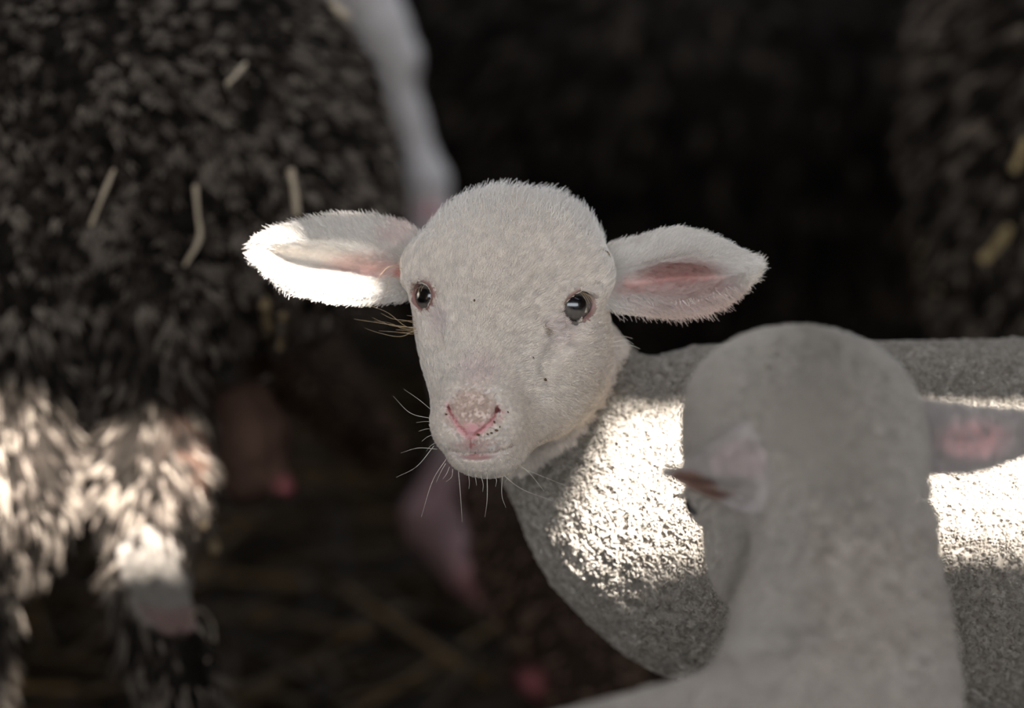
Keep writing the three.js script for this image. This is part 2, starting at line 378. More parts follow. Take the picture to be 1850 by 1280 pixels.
const inside = (q, x, y) => Math.hypot((x - q[0]) / q[2], (y - q[1]) / q[3]) < 1;
function surfaceAt(sdf, x, y, from = 500) { for (let w = from; w > -6000;) { const d = sdf(...P(x, y, w)); if (d < 0.4) return w; w -= Math.max(d * 0.7, 0.5); } return 0; }
// one leg down to the ground: hip and knee in the frame, hoof in the world
function legTo(hip, r0, knee, r1, x, z, r2, k = 40) {
  const foot = { frame: fromWorld(x, 0.035, z) }, kn = { frame: knee }, hp = { frame: hip };
  return [limb(hp, r0, kn, r1, k), limb(kn, r1, foot, r2, 20)];
}
function hoofAt(parent, x, z, s = 1) {
  const g = new THREE.CylinderGeometry(0.013 * s, 0.019 * s, 0.035 * s, 14).scale(1, 1, 1.3), o = part(parent, 'hoof', g, M.hoof);
  o.position.set(x - parent.position.x, 0.0175 * s - parent.position.y, z - parent.position.z); return o;
}
function standing(at, spots, hipR, kneeR, footR) {   // four legs under a body; spots: [dx, dz, hipHeight]
  const prims = [], feet = [];
  for (const [dx, dz, hh] of spots) {
    const x = at.x + dx, z = at.z + dz;
    prims.push(...legTo(fromWorld(x, hh, z), hipR, fromWorld(x + 0.008, hh * 0.5, z - 0.012), kneeR, x, z, footR)); feet.push([x, z]);
  }
  return { prims, feet };
}
function eyeball(parent, c, r, look, dark, roll) {
  const g = new THREE.SphereGeometry(r, 48, 32), p = g.attributes.position, col = new Float32Array(p.count * 3);
  for (let i = 0; i < p.count; i++) {
    const x = p.getX(i) / r, y = p.getY(i) / r, z = p.getZ(i) / r, a = Math.hypot(x, y), pup = Math.hypot(x / 0.46, y / 0.36);
    let c3 = [0.16, 0.15, 0.145];
    if (z > 0 && a < 0.78) { const f = 0.5 + 0.5 * noise(Math.atan2(y, x) * 5, 3, a * 2); c3 = mix3([0.16, 0.14, 0.12], [0.075, 0.064, 0.055], f); if (a > 0.68) c3 = mix3(c3, [0.012, 0.01, 0.01], smooth(0.68, 0.75, a)); if (pup < 1.1) c3 = mix3(c3, [0.002, 0.002, 0.003], 1 - smooth(0.9, 1.1, pup)); }
    if (dark) c3 = c3.map((v) => v * dark);
    col.set(c3, i * 3); if (z > 0.55) p.setZ(i, p.getZ(i) + r * 0.10 * smooth(0.55, 1, z));
  }
  g.setAttribute('color', new THREE.BufferAttribute(col, 3)); g.computeVertexNormals();
  g.applyMatrix4(new THREE.Matrix4().makeRotationFromEuler(new THREE.Euler(-Math.asin(look[1]), Math.atan2(look[0], look[2]), roll ?? 0, 'YXZ')));
  g.translate(...c);
  return part(parent, 'eye', settle(g, parent), M.eye);
}

// ───────────────────────── the lamb that looks into the lens ─────────────────────────
{
  const at = toWorld(P(1240, 930, -350)); at.y = 0;
  const lamb = thing('lamb', 'white lamb facing forward with ears held out sideways and a pink nose', 'lamb', new THREE.Vector3(at.x + 0.1, 0, at.z));
  const eyes = [
    { gaze: [-0.60, 0.02, 0.80], c: P(790, 536, 8), r: 40, look: [-0.62, 0.03, 0.78], open: [22, 24, 46], roll: 0.25 },
    { gaze: [0.26, 0.13, 0.955], c: P(1031, 553, 36), r: 40, look: [0.42, 0.02, 0.91], open: [34, 23, 46], roll: 0.62 },
  ];
  const opening = (e) => { const q = ball(0, 0, 0, [1, 1, 1], 7, 's', [-Math.asin(e.look[1]), Math.atan2(e.look[0], e.look[2]), e.roll]); q.c = e.c.map((v, i) => v + e.look[i] * e.r * 0.95); q.r = e.open; return q; };
  const bulge = (e) => { const q = ball(0, 0, 0, [1, 1, 1], 22, 'u'); q.c = e.c; q.r = [45, 45, 45]; q.b = 45; return q; };
  const legs = standing(new THREE.Vector3(at.x, 0, at.z), [[0.03, 0.035, 0.27], [0.05, -0.05, 0.27], [0.30, 0.03, 0.27], [0.32, -0.06, 0.27]], 120, 62, 48);
  const solid = [
    ball(918, 500, -70, [172, 140, 160], 60), ball(1004, 462, -80, [74, 76, 100], 50),
    ball(914, 522, -10, [146, 138, 98], 60),
    limb([897, 600, 12], 102, [860, 735, 106], 66, 70),
    ball(862, 768, 108, [70, 54, 78], 50),
    ball(866, 824, 92, [54, 30, 56], 24),
    ball(838, 620, -40, [56, 110, 100], 60), limb([824, 610, -20], 40, [832, 730, 40], 38, 60),
    ball(985, 630, -60, [94, 140, 120], 60),
    limb([1000, 650, -90], 84, [905, 785, 40], 48, 90),
    ball(774, 482, -8, [44, 46, 58], 30), ball(1058, 494, 2, [46, 52, 62], 30),
    ...eyes.map(bulge),
    limb([950, 590, -190], 122, [1060, 790, -300], 155, 50),
    limb([1060, 785, -310], 150, [1270, 935, -370], 245, 40),
    limb([1305, 930, -370], 300, [2250, 975, -450], 372, 50),
    ball(1140, 930, -330, [178, 160, 190], 80),
    ...legs.prims,
    // bridge and pad of the nose, wings of the nostrils, lips, brow folds
    ball(851, 726, 148, [36, 38, 36], 30), ball(822, 776, 128, [30, 34, 44], 36), ball(890, 776, 128, [36, 36, 44], 36), ball(857, 688, 142, [34, 11, 20], 30), ball(849, 776, 166, [20, 16, 18], 16),
    limb([742, 508, 20], 12, [785, 500, 50], 12, 20), limb([1020, 528, 84], 11, [1072, 528, 58], 11, 18), limb([1000, 592, 98], 12, [1060, 586, 66], 10, 20),
  ];
  const bulk = field(solid);
  const SLIT_A = [[809, 731, 4], [813, 745, 5], [825, 765, 3], [846, 787, 2]], SLIT_B = [[898, 736, 6], [897, 746, 7], [884, 764, 3.5], [856, 787, 2]], MOUTH = [[806, 809, 2.5], [822, 816, 3.5], [848, 820, 4], [880, 819, 3.5], [910, 813, 2.5], [930, 803, 1.5]];
  const near = (pts, x, y, rad) => pts.some((b, i) => { if (!i) return false; const a = pts[i - 1], dx = b[0] - a[0], dy = b[1] - a[1], t = clamp(((x - a[0]) * dx + (y - a[1]) * dy) / (dx * dx + dy * dy)); return Math.hypot(x - a[0] - dx * t, y - a[1] - dy * t) < rad; });
  const groove = (pts, deep = 0.5, k = 6) => pts.slice(1).map((b, i) => { const a = pts[i]; return limb([a[0], a[1], surfaceAt(bulk, a[0], a[1]) + a[2] * (1 - 2 * deep)], a[2], [b[0], b[1], surfaceAt(bulk, b[0], b[1]) + b[2] * (1 - 2 * deep)], b[2], k, 's'); });
  const prims = [...solid,
    ...groove(SLIT_A, 0.9, 4), ...groove(SLIT_B, 0.9, 4), ...groove([[810, 735, 4], [814, 750, 3]], 1.6, 3), ...groove([[898, 738, 6], [896, 750, 4]], 1.6, 3),
    // the hollows below the eyes
    ...groove([[1046, 602, 26], [1016, 622, 26], [985, 664, 16]], 0.36, 14), ...groove([[782, 588, 20], [790, 618, 18]], 0.34, 14),
    ...groove([[850, 786, 3], [849, 816, 3.5]], 0.7, 4), ...groove(MOUTH, 0.8, 4),
    ...groove([[1026, 578, 5], [1006, 594, 6], [986, 606, 8]], 0.5, 10), ...groove([[790, 560, 5], [796, 575, 6], [803, 592, 6]], 0.5, 10), 
    ...eyes.map(opening),
  ];
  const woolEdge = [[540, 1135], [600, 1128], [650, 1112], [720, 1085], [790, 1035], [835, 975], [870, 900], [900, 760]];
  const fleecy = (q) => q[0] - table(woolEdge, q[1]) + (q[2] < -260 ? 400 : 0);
  const furrow = (x, y, z) => { const s = x > 500 ? 12 : lerp(21, 12, smooth(150, 500, x)); return smooth(0.2, 0.02, Math.abs(noise(x / s, y / s, z / s + 3.7))); };
  const sdf = field(prims, (x, y, z) => { const f = smooth(-10, 50, fleecy(PX([x, y, z]))); return f > 0 ? f * (5 * noise(x / 30, y / 30, z / 30) + lerp(3, 6, smooth(-150, -420, y)) * furrow(x, y, z)) : 0; });
  const skin = skinOf(sdf, bounds(prims, 12), 4.5);
  // pink skin: nose, lips, rims of the eyes, tear troughs, bridge of the nose
  const PINK = [0.60, 0.30, 0.29], ROSE = [0.66, 0.44, 0.40], RED = [0.22, 0.05, 0.04];
  const pinks = patches([
    [850, 772, 190, [40, 26, 60], PINK], [852, 735, 185, [46, 36, 70], [0.69, 0.54, 0.45], 1.6], [812, 748, 165, [14, 24, 60], [0.60, 0.34, 0.31], 0.8], [902, 752, 165, [18, 26, 60], [0.58, 0.32, 0.29], 0.8],
    [902, 744, 150, [9, 13, 50], RED, 0.9], [811, 743, 150, [7, 12, 50], RED, 0.8], [888, 766, 170, [9, 9, 40], [0.40, 0.14, 0.12]], [822, 764, 170, [8, 9, 40], [0.42, 0.16, 0.14]], [870, 781, 175, [14, 5, 40], [0.36, 0.13, 0.11], 0.8], [848, 820, 165, [30, 5, 40], [0.20, 0.07, 0.05]], [850, 805, 180, [16, 26, 40], [0.52, 0.22, 0.20]], [860, 826, 160, [46, 10, 60], [0.40, 0.22, 0.20]],  // nostril and mouth pinks darkened to paint in their shade
    [862, 670, 150, [46, 40, 90], ROSE, 0.5], [1022, 600, 90, [50, 44, 70], ROSE, 0.5], [794, 584, 70, [26, 40, 60], ROSE, 0.5], [986, 600, 100, [11, 16, 40], [0.16, 0.10, 0.05], 0.9], [1047, 553, 70, [44, 41, 60], [0.36, 0.17, 0.14]], [765, 535, 40, [38, 42, 60], [0.36, 0.16, 0.13]], [1045, 553, 66, [46, 46, 70], [0.20, 0.09, 0.075], 1], [768, 535, 36, [42, 48, 70], [0.20, 0.09, 0.075], 1],
  ]);
  const marks = (x, y, z) => { const q = PX([x, y, z]), t = tinted(x, y, z); if (z < 60) return t; if (Math.hypot(q[0] - 811, q[1] - 738) < 4 || Math.hypot(q[0] - 898, q[1] - 741) < 6) return [0.16, 0.045, 0.04]; if (near(SLIT_A, q[0], q[1], 1.8) || near(SLIT_B, q[0], q[1], 2)) return [0.36, 0.12, 0.11]; if (near(MOUTH, q[0], q[1], 2)) return [0.26, 0.13, 0.11]; const v = Math.min(...[SLIT_A, SLIT_B].map((s) => (near(s, q[0], q[1], 5) ? 0 : near(s, q[0], q[1], 10) ? 0.5 : 1))); return mix3(t, q[1] > 756 ? [0.60, 0.32, 0.31] : [0.64, 0.44, 0.40], 1 - v); };  // pink slits and lips, with the shade of nostrils and mouth painted darker
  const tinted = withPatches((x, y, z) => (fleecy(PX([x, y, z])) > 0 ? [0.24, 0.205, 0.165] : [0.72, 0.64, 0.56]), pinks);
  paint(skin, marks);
  // ears
  const fade = (s) => Math.pow(Math.sin(Math.min(1, s * 1.15 + 0.12) * Math.PI * 0.5), 1) * smooth(1.02, 0.72, s);
  const crease = (mid, deepness, rolled) => (s, p) => { const m = mid(s), roll = Math.exp(-(((p - (m - 0.55)) / 0.42) ** 2)) * rolled, dip = -Math.exp(-(((p - (m + 0.12)) / 0.48) ** 2)) * deepness * smooth(0.02, 0.2, s); return roll + dip + 0.1 * p * p * p; };
  const earL = earSkin([[775, 436, -70], [750, 424, -66], [700, 411, -52], [632, 403, -40], [562, 409, -34], [500, 421, -34], [469, 440, -36]], [[770, 524, -40], [745, 530, -40], [700, 530, -34], [642, 531, -26], [588, 524, -26], [532, 511, -30], [489, 484, -36], [466, 458, -38]], crease((s) => lerp(0.5, -0.12, s), 0.85, 0.3), fade, 12);
  const earR = earSkin([[1075, 452, -50], [1110, 450, -50], [1155, 443, -44], [1222, 426, -32], [1288, 438, -30], [1342, 462, -34], [1366, 479, -40]], [[1082, 552, -20], [1112, 552, -24], [1160, 554, -24], [1222, 558, -22], [1284, 548, -26], [1336, 522, -34], [1364, 487, -40]], crease((s) => lerp(0.12, -0.1, s), 1.5, 0.6), fade, 12);
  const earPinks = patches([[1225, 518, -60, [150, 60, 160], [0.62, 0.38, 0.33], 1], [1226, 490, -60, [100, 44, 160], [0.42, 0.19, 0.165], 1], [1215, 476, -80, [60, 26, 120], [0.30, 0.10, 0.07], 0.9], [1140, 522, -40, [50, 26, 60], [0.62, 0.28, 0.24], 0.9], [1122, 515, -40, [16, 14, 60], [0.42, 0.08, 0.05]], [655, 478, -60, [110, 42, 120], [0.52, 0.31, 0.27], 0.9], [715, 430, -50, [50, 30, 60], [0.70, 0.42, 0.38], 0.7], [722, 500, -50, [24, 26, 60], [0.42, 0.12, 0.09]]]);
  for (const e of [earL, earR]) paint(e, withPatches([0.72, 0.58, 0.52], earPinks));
  const whole = mergeGeometries([skin, ...[earL, earR].map((e) => { const c = e.clone(); c.deleteAttribute('ear'); return c; })]);
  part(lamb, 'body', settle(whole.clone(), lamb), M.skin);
  for (const e of eyes) eyeball(lamb, e.c, e.r, e.gaze, 0, -0.06);
  // face hair: runs out from the nose over the brow; short on the muzzle, upright on the poll
  const bald = [[849, 781, 20, 9], [860, 826, 38, 6], [765, 535, 22, 28], [1047, 554, 30, 29], [850, 800, 4, 16]];
  const hairTint = withPatches(LAMB_HAIR, patches([[850, 745, 190, [60, 50, 90], [0.74, 0.56, 0.48], 0.8], [852, 742, 185, [50, 44, 90], [0.71, 0.56, 0.46], 2.2], [862, 670, 150, [50, 42, 90], [0.80, 0.65, 0.60], 0.6], [1020, 604, 90, [56, 52, 70], [0.80, 0.66, 0.62], 0.6], [794, 584, 70, [30, 44, 60], [0.80, 0.66, 0.62], 0.6], [986, 600, 100, [10, 15, 40], [0.25, 0.17, 0.09], 0.9], [860, 805, 180, [60, 18, 60], [0.72, 0.50, 0.46], 0.7]]));
  const eyeTrim = (q) => lerp(0.4, 1, Math.min(smooth(22, 62, Math.hypot((q[0] - 764) * 1.15, q[1] - 534)), smooth(24, 62, Math.hypot(q[0] - 1047, q[1] - 552))));
  const headSkin = region(skin, (x, y, w) => w > -330 && fleecy([x, y, w]) < 30);
  coat(lamb, 'face_fur', [headSkin], 44000, SHAPE.fur, M.hair, 5, (p, n, r) => {
    const q = PX(p), f = fleecy(q); if (f > 18 * (r() - 0.3) || (n[2] > 0 && (near(SLIT_A, q[0], q[1], 4 + 3 * r()) || near(SLIT_B, q[0], q[1], 4 + 4 * r()) || near(MOUTH, q[0], q[1] - 3, 2 + 3 * r()))) || bald.some((b) => inside(b, q[0], q[1]) && n[2] > 0.1)) return null;
    const poll = smooth(430, 340, q[1]), muz = smooth(150, 60, Math.hypot(q[0] - 855, q[1] - 775)), neck = smooth(-100, -200, q[2]);
    const pad = smooth(60, 35, Math.hypot(q[0] - 851, (q[1] - 735) * 1.2)), dir = [q[0] - 850, 775 - q[1], -60 - 60 * poll]; if (q[1] > 775) { dir[1] -= 40; dir[2] -= 60; }
    const len = lerp(lerp(16, 24, Math.max(poll, neck * 0.6)), lerp(7, 10, pad), muz) * (0.7 + 0.6 * r()) * eyeTrim(q) * (1 - 0.35 * pad);
    if (q[0] > 980 && q[1] > 560) dir[1] -= 60;
    return { len, dir, lift: lerp(lerp(lerp(0.28, 0.8, poll), 0.4, muz), 0.2, pad), jit: 0.35, col: tone(hairTint(...p), r, 0.17) };
  });
  coat(lamb, 'guard_hair', [headSkin], 8000, SHAPE.fringe, M.hair, 6, (p, n, r) => {
    const q = PX(p); if (fleecy(q) > 0 || q[1] > 690 || eyeTrim(q) < 0.95) return null;
    const poll = smooth(470, 360, q[1]), edge = 1 - Math.abs(n[2]); if (r() > 0.1 + 0.8 * Math.max(poll, edge * edge)) return null;
    return { len: lerp(17, 44, poll) * (0.6 + 0.7 * r()), dir: [q[0] - 900, 700 - q[1], -40], lift: lerp(0.45, 0.85, poll), jit: 0.5, col: tone([0.88, 0.82, 0.74], r, 0.1) };
  });
  // ear hair: short on the blade, a longer fringe round the rim and over the hollow
  const earAxis = [[P(760, 480, -50), P(466, 450, -36)], [P(1090, 505, -40), P(1372, 483, -40)]];
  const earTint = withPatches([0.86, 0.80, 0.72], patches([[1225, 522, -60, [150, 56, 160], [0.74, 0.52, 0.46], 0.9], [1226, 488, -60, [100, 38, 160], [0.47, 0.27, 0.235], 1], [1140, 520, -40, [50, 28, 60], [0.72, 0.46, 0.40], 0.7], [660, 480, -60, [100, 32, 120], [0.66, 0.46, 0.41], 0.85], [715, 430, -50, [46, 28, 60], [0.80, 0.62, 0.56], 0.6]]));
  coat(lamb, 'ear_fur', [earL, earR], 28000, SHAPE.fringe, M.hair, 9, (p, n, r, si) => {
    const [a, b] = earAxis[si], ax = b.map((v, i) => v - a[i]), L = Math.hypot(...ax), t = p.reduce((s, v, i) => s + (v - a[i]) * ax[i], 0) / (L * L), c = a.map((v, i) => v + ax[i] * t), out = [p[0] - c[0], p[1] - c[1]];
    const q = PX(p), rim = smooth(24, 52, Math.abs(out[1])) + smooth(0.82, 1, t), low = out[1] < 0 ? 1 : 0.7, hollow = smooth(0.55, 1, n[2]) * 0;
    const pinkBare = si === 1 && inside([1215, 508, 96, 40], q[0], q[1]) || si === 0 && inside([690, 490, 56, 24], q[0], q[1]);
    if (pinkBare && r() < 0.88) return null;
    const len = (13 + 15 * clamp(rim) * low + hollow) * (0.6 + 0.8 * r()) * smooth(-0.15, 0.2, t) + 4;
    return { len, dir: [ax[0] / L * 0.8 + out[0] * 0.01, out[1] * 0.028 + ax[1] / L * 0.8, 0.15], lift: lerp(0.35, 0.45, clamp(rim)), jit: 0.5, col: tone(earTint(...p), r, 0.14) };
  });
  // curled fleece on neck, chest and flank
  const woolSkin = region(skin, (x, y, w, nz) => fleecy([x, y, w]) > -25), front = region(woolSkin, (x, y, w, nz) => nz > -0.25), rear = region(woolSkin, (x, y, w, nz) => nz <= -0.25);
  const curls = (name, g, count, seed) => coat(lamb, name, [g], count, SHAPE.curl, M.wool, seed, (p, n, r) => {
    const q = PX(p), f = fleecy(q); if (f < 14 * (r() - 0.5) || r() < lerp(0.6, 0.94, smooth(-150, -420, p[1])) * smooth(0.15, 0.6, furrow(...p)) * smooth(0, 60, f)) return null;
    const near = smooth(0, 60, f), clump = 0.5 + 0.5 * noise(p[0] / 16, p[1] / 16, p[2] / 16), fine = smooth(1300, 1700, q[0]);
    const len = lerp(7, lerp(17, 13, fine), near) * (0.7 + 0.7 * clump);
    return { len, wide: lerp(5, lerp(9, 7, fine), near) * (0.8 + 0.5 * r()), dir: [r() - 0.5, r() - 0.7, r() - 0.5], lift: 0.9, jit: 1, sink: 2, col: tone(mix3([0.16, 0.136, 0.108], LAMB_WOOL, 0.15 + 0.75 * clump), r, 0.22) };
  });
  curls('fleece', front, 120000, 15); curls('fleece', rear, 9000, 16);
  // whiskers and brow bristles, one by one
  const whisker = (pts, rad, mat, name = 'whisker') => {
    const c = new THREE.CatmullRomCurve3(pts.map((q) => new THREE.Vector3(...P(...q)))), s = []; for (let i = 0; i <= 14; i++) s.push(c.getPoint(i / 14).toArray());
    part(lamb, name, settle(strand(s, rad, rad * 0.3, 5), lamb), mat);
  };
  for (const pts of [
    [[806, 830, 100], [783, 866, 108], [761, 935, 112]], [[828, 850, 110], [832, 897, 118], [835, 944, 118]], [[880, 854, 110], [880, 904, 118], [876, 935, 118]],
    [[908, 850, 90], [907, 897, 96], [914, 918, 96]], [[899, 849, 95], [939, 882, 100], [997, 905, 95]], [[921, 827, 85], [955, 854, 92], [983, 888, 92]], [[925, 838, 80], [955, 851, 86], [1024, 879, 80]],
    [[784, 806, 100], [752, 844, 108], [716, 863, 105]], [[782, 757, 95], [742, 747, 100], [710, 716, 95]], [[784, 745, 90], [755, 721, 95], [730, 704, 90]], [[790, 812, 100], [755, 810, 105], [724, 819, 100]],
    [[784, 763, 95], [768, 762, 98], [752, 764, 98]], [[784, 775, 95], [768, 776, 98], [756, 780, 98]], [[785, 785, 95], [772, 790, 98], [762, 798, 98]], [[788, 800, 95], [778, 806, 98], [770, 816, 98]],
    [[805, 838, 100], [797, 852, 105], [788, 872, 105]], [[812, 844, 100], [806, 858, 105], [800, 866, 105]], [[818, 848, 104], [816, 862, 108], [806, 871, 108]], [[846, 856, 110], [848, 872, 114], [847, 884, 114]],
    [[858, 858, 110], [860, 870, 114], [861, 878, 114]], [[868, 858, 110], [873, 876, 114], [872, 889, 114]], [[890, 856, 106], [897, 868, 108], [895, 880, 108]], [[918, 842, 90], [920, 858, 94], [912, 872, 94]], [[932, 822, 70], [938, 830, 74], [936, 842, 74]],
    [[1090, 616, -40], [1124, 608, -30], [1143, 612, -30]], [[1090, 624, -40], [1132, 615, -30], [1145, 623, -30]], [[1092, 628, -40], [1138, 624, -30], [1157, 631, -30]],
  ]) whisker(pts, 0.55, M.whisker);
  for (const pts of [
    [[758, 592, 10], [710, 589, 14], [672, 574, 10]], [[758, 595, 10], [700, 586, 14], [640, 577, 10]], [[757, 590, 10], [727, 608, 16], [689, 603, 16], [658, 593, 12]], [[757, 594, 10], [735, 591, 14], [700, 565, 14], [662, 550, 10]],
    [[744, 524, 10], [708, 500, 20], [697, 527, 24], [681, 557, 22]], [[740, 490, 10], [704, 482, 20], [690, 494, 24], [674, 519, 22]], [[756, 600, 10], [738, 598, 14], [716, 596, 14]], [[757, 585, 10], [742, 580, 14], [722, 582, 14]],
    [[756, 603, 10], [742, 604, 14], [726, 600, 14]], [[757, 580, 10], [745, 572, 14], [735, 570, 14]],
  [[756, 598, 10], [735, 602, 14], [712, 600, 14], [684, 598, 12]], [[757, 588, 10], [735, 580, 14], [708, 576, 14], [688, 566, 10]], [[757, 596, 10], [728, 594, 16], [704, 584, 14], [676, 580, 10]],
  ]) whisker(pts, 0.55, M.lash, 'bristle');
  for (let i = 0; i < 5; i++) { const t = 0.55 + i * 0.1; whisker([[1026 + 38 * t, 540 - 12 * Math.sin(t * 2.6), 84 - 12 * t], [1032 + 40 * t, 545 - 10 * Math.sin(t * 2.6), 92 - 10 * t], [1037 + 44 * t, 553 - 6 * t, 92 - 8 * t]], 0.45, M.lash, 'eyelash'); }
  for (let i = 0; i < 4; i++) { const t = i / 5; whisker([[752 + 24 * t, 524 - 8 * Math.sin(t * 3), 36 + 16 * t], [747 + 26 * t, 524 - 6 * t, 46 + 16 * t], [744 + 28 * t, 532 - 8 * t, 48 + 16 * t]], 0.45, M.lash, 'eyelash'); }
  for (const [x, y, s, a] of [[810, 660, 2, 0], [963, 647, 2.2, 0.6], [966, 661, 1.7, 0], [985, 686, 2.4, 0.8], [1069, 675, 1.8, 0], [893, 763, 1.8, 0.5], [897, 778, 2.2, 1.4], [888, 783, 1.8, 1.3], [881, 785, 1.5, 1], [864, 786, 2.2, 1.2], [903, 772, 1.2, 0], [918, 745, 1.3, 0.4], [806, 749, 1.6, 1.2], [857, 543, 1.6, 0]]) {
    const g = new THREE.SphereGeometry(s, 8, 6).scale(1, 1.6, 0.6).rotateZ(a).translate(...P(x, y, surfaceAt(sdf, x, y) + 5)); part(lamb, 'mud_speck', settle(g, lamb), M.mud);
  }
  for (const [x, z] of legs.feet) hoofAt(lamb, x, z);
  lamb.userData.sdf = undefined; delete lamb.userData.sdf;
}

// ───────────────────────── the lamb seen from behind ─────────────────────────
{
  const at = toWorld(P(1350, 1450, 950)); at.y = 0;
  const lamb = thing('lamb', 'white lamb seen from behind, out of focus, hiding part of the flank behind it', 'lamb', new THREE.Vector3(at.x, 0, at.z));
  const legs = standing(at, [[0.05, -0.06, 0.24], [0.09, 0.0, 0.24], [-0.13, 0.05, 0.24], [-0.08, 0.10, 0.24]], 95, 55, 44);
  const eye = { c: P(1276, 908, 548), r: 34, look: [-0.92, 0.05, -0.38] };
  const prims = [
    ball(1440, 738, 600, [190, 140, 170], 60), ball(1500, 810, 640, [160, 140, 140], 80), ball(1395, 800, 560, [135, 130, 150], 60),
    limb([1380, 850, 560], 120, [1385, 1010, 480], 90, 60), limb([1385, 1000, 480], 88, [1415, 1110, 420], 62, 40),
    ball(1276, 905, 550, [36, 34, 40], 22),
    limb([1515, 860, 650], 148, [1550, 1240, 770], 176, 30), limb([1500, 1180, 760], 175, [1470, 1440, 860], 235, 80),
    limb([1480, 1420, 850], 245, [960, 1560, 1180], 240, 90), ...legs.prims,
  ];
  const sdf = field(prims, (x, y, z) => { const q = PX([x, y, z]), f = smooth(820, 960, q[1]) * smooth(1390, 1480, q[0]); return 1.6 * noise(x / 17, y / 17, z / 17) + f * (16 * smooth(990, 900, q[1]) * noise(x / 90, y / 14, z / 60) + 7 * noise(x / 60, y / 16, z / 50) + 4 * noise(x / 20, y / 12, z / 20)); });
  const skin = skinOf(sdf, bounds(prims, 12), 7);
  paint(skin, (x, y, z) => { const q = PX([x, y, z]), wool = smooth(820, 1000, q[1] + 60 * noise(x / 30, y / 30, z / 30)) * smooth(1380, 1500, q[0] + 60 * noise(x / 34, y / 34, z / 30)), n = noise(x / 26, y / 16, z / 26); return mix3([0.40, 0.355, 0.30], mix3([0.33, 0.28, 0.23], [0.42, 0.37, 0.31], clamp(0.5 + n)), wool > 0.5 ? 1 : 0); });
  const fade = (s) => smooth(1.02, 0.6, s) * 0.9;
  const earL = earSkin([[1450, 775, 670], [1405, 756, 712], [1348, 760, 742], [1292, 796, 738], [1240, 838, 700], [1194, 849, 655]], [[1440, 905, 670], [1395, 930, 716], [1345, 926, 728], [1300, 906, 712], [1245, 884, 680], [1198, 858, 650]], (s, p) => 0.38 * (1 - p * p) - 1.5 * smooth(0.25, 0.6, s) * Math.exp(-(((p - 0.58) / 0.24) ** 2)), fade, 12);
  const earR = earSkin([[1610, 725, 600], [1650, 722, 600], [1700, 729, 590], [1780, 738, 570], [1850, 745, 550], [1930, 765, 530], [1985, 786, 520]], [[1620, 850, 600], [1660, 855, 600], [1705, 856, 590], [1765, 852, 575], [1815, 836, 560], [1875, 812, 540], [1983, 794, 520]], (s, p) => 0.5 * (1 - p * p) - 0.5 * Math.exp(-(((p - 0.2) / 0.5) ** 2)) * smooth(0.05, 0.3, s), fade, 12);
  const innerAndShade = patches([[1755, 795, 575, [90, 50, 90], [0.55, 0.30, 0.28], 0.9], [1335, 835, 760, [62, 48, 110], [0.36, 0.275, 0.255], 0.9], [1240, 862, 690, [40, 17, 160], [0.17, 0.09, 0.065], 1], [1266, 877, 700, [40, 18, 160], [0.17, 0.09, 0.065], 1], [1295, 893, 710, [40, 16, 160], [0.17, 0.09, 0.065], 1]]);  // pink inner ears; the dark brown spots paint the shade in the left fold
  for (const e of [earL, earR]) { e.deleteAttribute('ear'); paint(e, withPatches([0.37, 0.325, 0.295], innerAndShade)); }
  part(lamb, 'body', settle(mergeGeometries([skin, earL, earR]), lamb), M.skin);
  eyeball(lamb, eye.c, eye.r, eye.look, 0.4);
  const headSkin = region(skin, (x, y, w, nz) => y < 1200 && nz > -0.4), woolSkin = region(skin, (x, y, w, nz) => y > 800 && nz > -0.4);
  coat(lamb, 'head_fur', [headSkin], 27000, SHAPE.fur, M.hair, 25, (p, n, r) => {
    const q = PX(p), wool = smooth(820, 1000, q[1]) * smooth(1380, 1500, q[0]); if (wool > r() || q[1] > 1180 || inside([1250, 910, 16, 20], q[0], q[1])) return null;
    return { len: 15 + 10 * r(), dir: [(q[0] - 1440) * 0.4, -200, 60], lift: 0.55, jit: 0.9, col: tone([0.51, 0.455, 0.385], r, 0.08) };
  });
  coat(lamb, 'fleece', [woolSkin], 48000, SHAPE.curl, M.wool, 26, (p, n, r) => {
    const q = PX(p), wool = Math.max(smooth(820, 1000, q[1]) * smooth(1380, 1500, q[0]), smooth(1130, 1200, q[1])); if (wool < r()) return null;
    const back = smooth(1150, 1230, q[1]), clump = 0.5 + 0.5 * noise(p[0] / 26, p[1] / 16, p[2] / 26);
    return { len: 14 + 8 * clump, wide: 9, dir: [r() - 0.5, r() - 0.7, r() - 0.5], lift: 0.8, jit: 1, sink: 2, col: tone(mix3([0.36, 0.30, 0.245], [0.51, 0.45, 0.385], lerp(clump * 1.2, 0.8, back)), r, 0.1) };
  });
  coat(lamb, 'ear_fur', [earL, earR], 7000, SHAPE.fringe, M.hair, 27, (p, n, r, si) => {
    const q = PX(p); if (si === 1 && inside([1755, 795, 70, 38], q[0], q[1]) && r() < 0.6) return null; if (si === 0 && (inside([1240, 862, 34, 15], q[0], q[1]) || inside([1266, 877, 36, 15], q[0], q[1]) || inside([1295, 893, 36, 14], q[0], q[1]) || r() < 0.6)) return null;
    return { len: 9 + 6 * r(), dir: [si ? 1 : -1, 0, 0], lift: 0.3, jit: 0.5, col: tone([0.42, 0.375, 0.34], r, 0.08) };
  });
  for (const [x, z] of legs.feet) hoofAt(lamb, x, z);
}

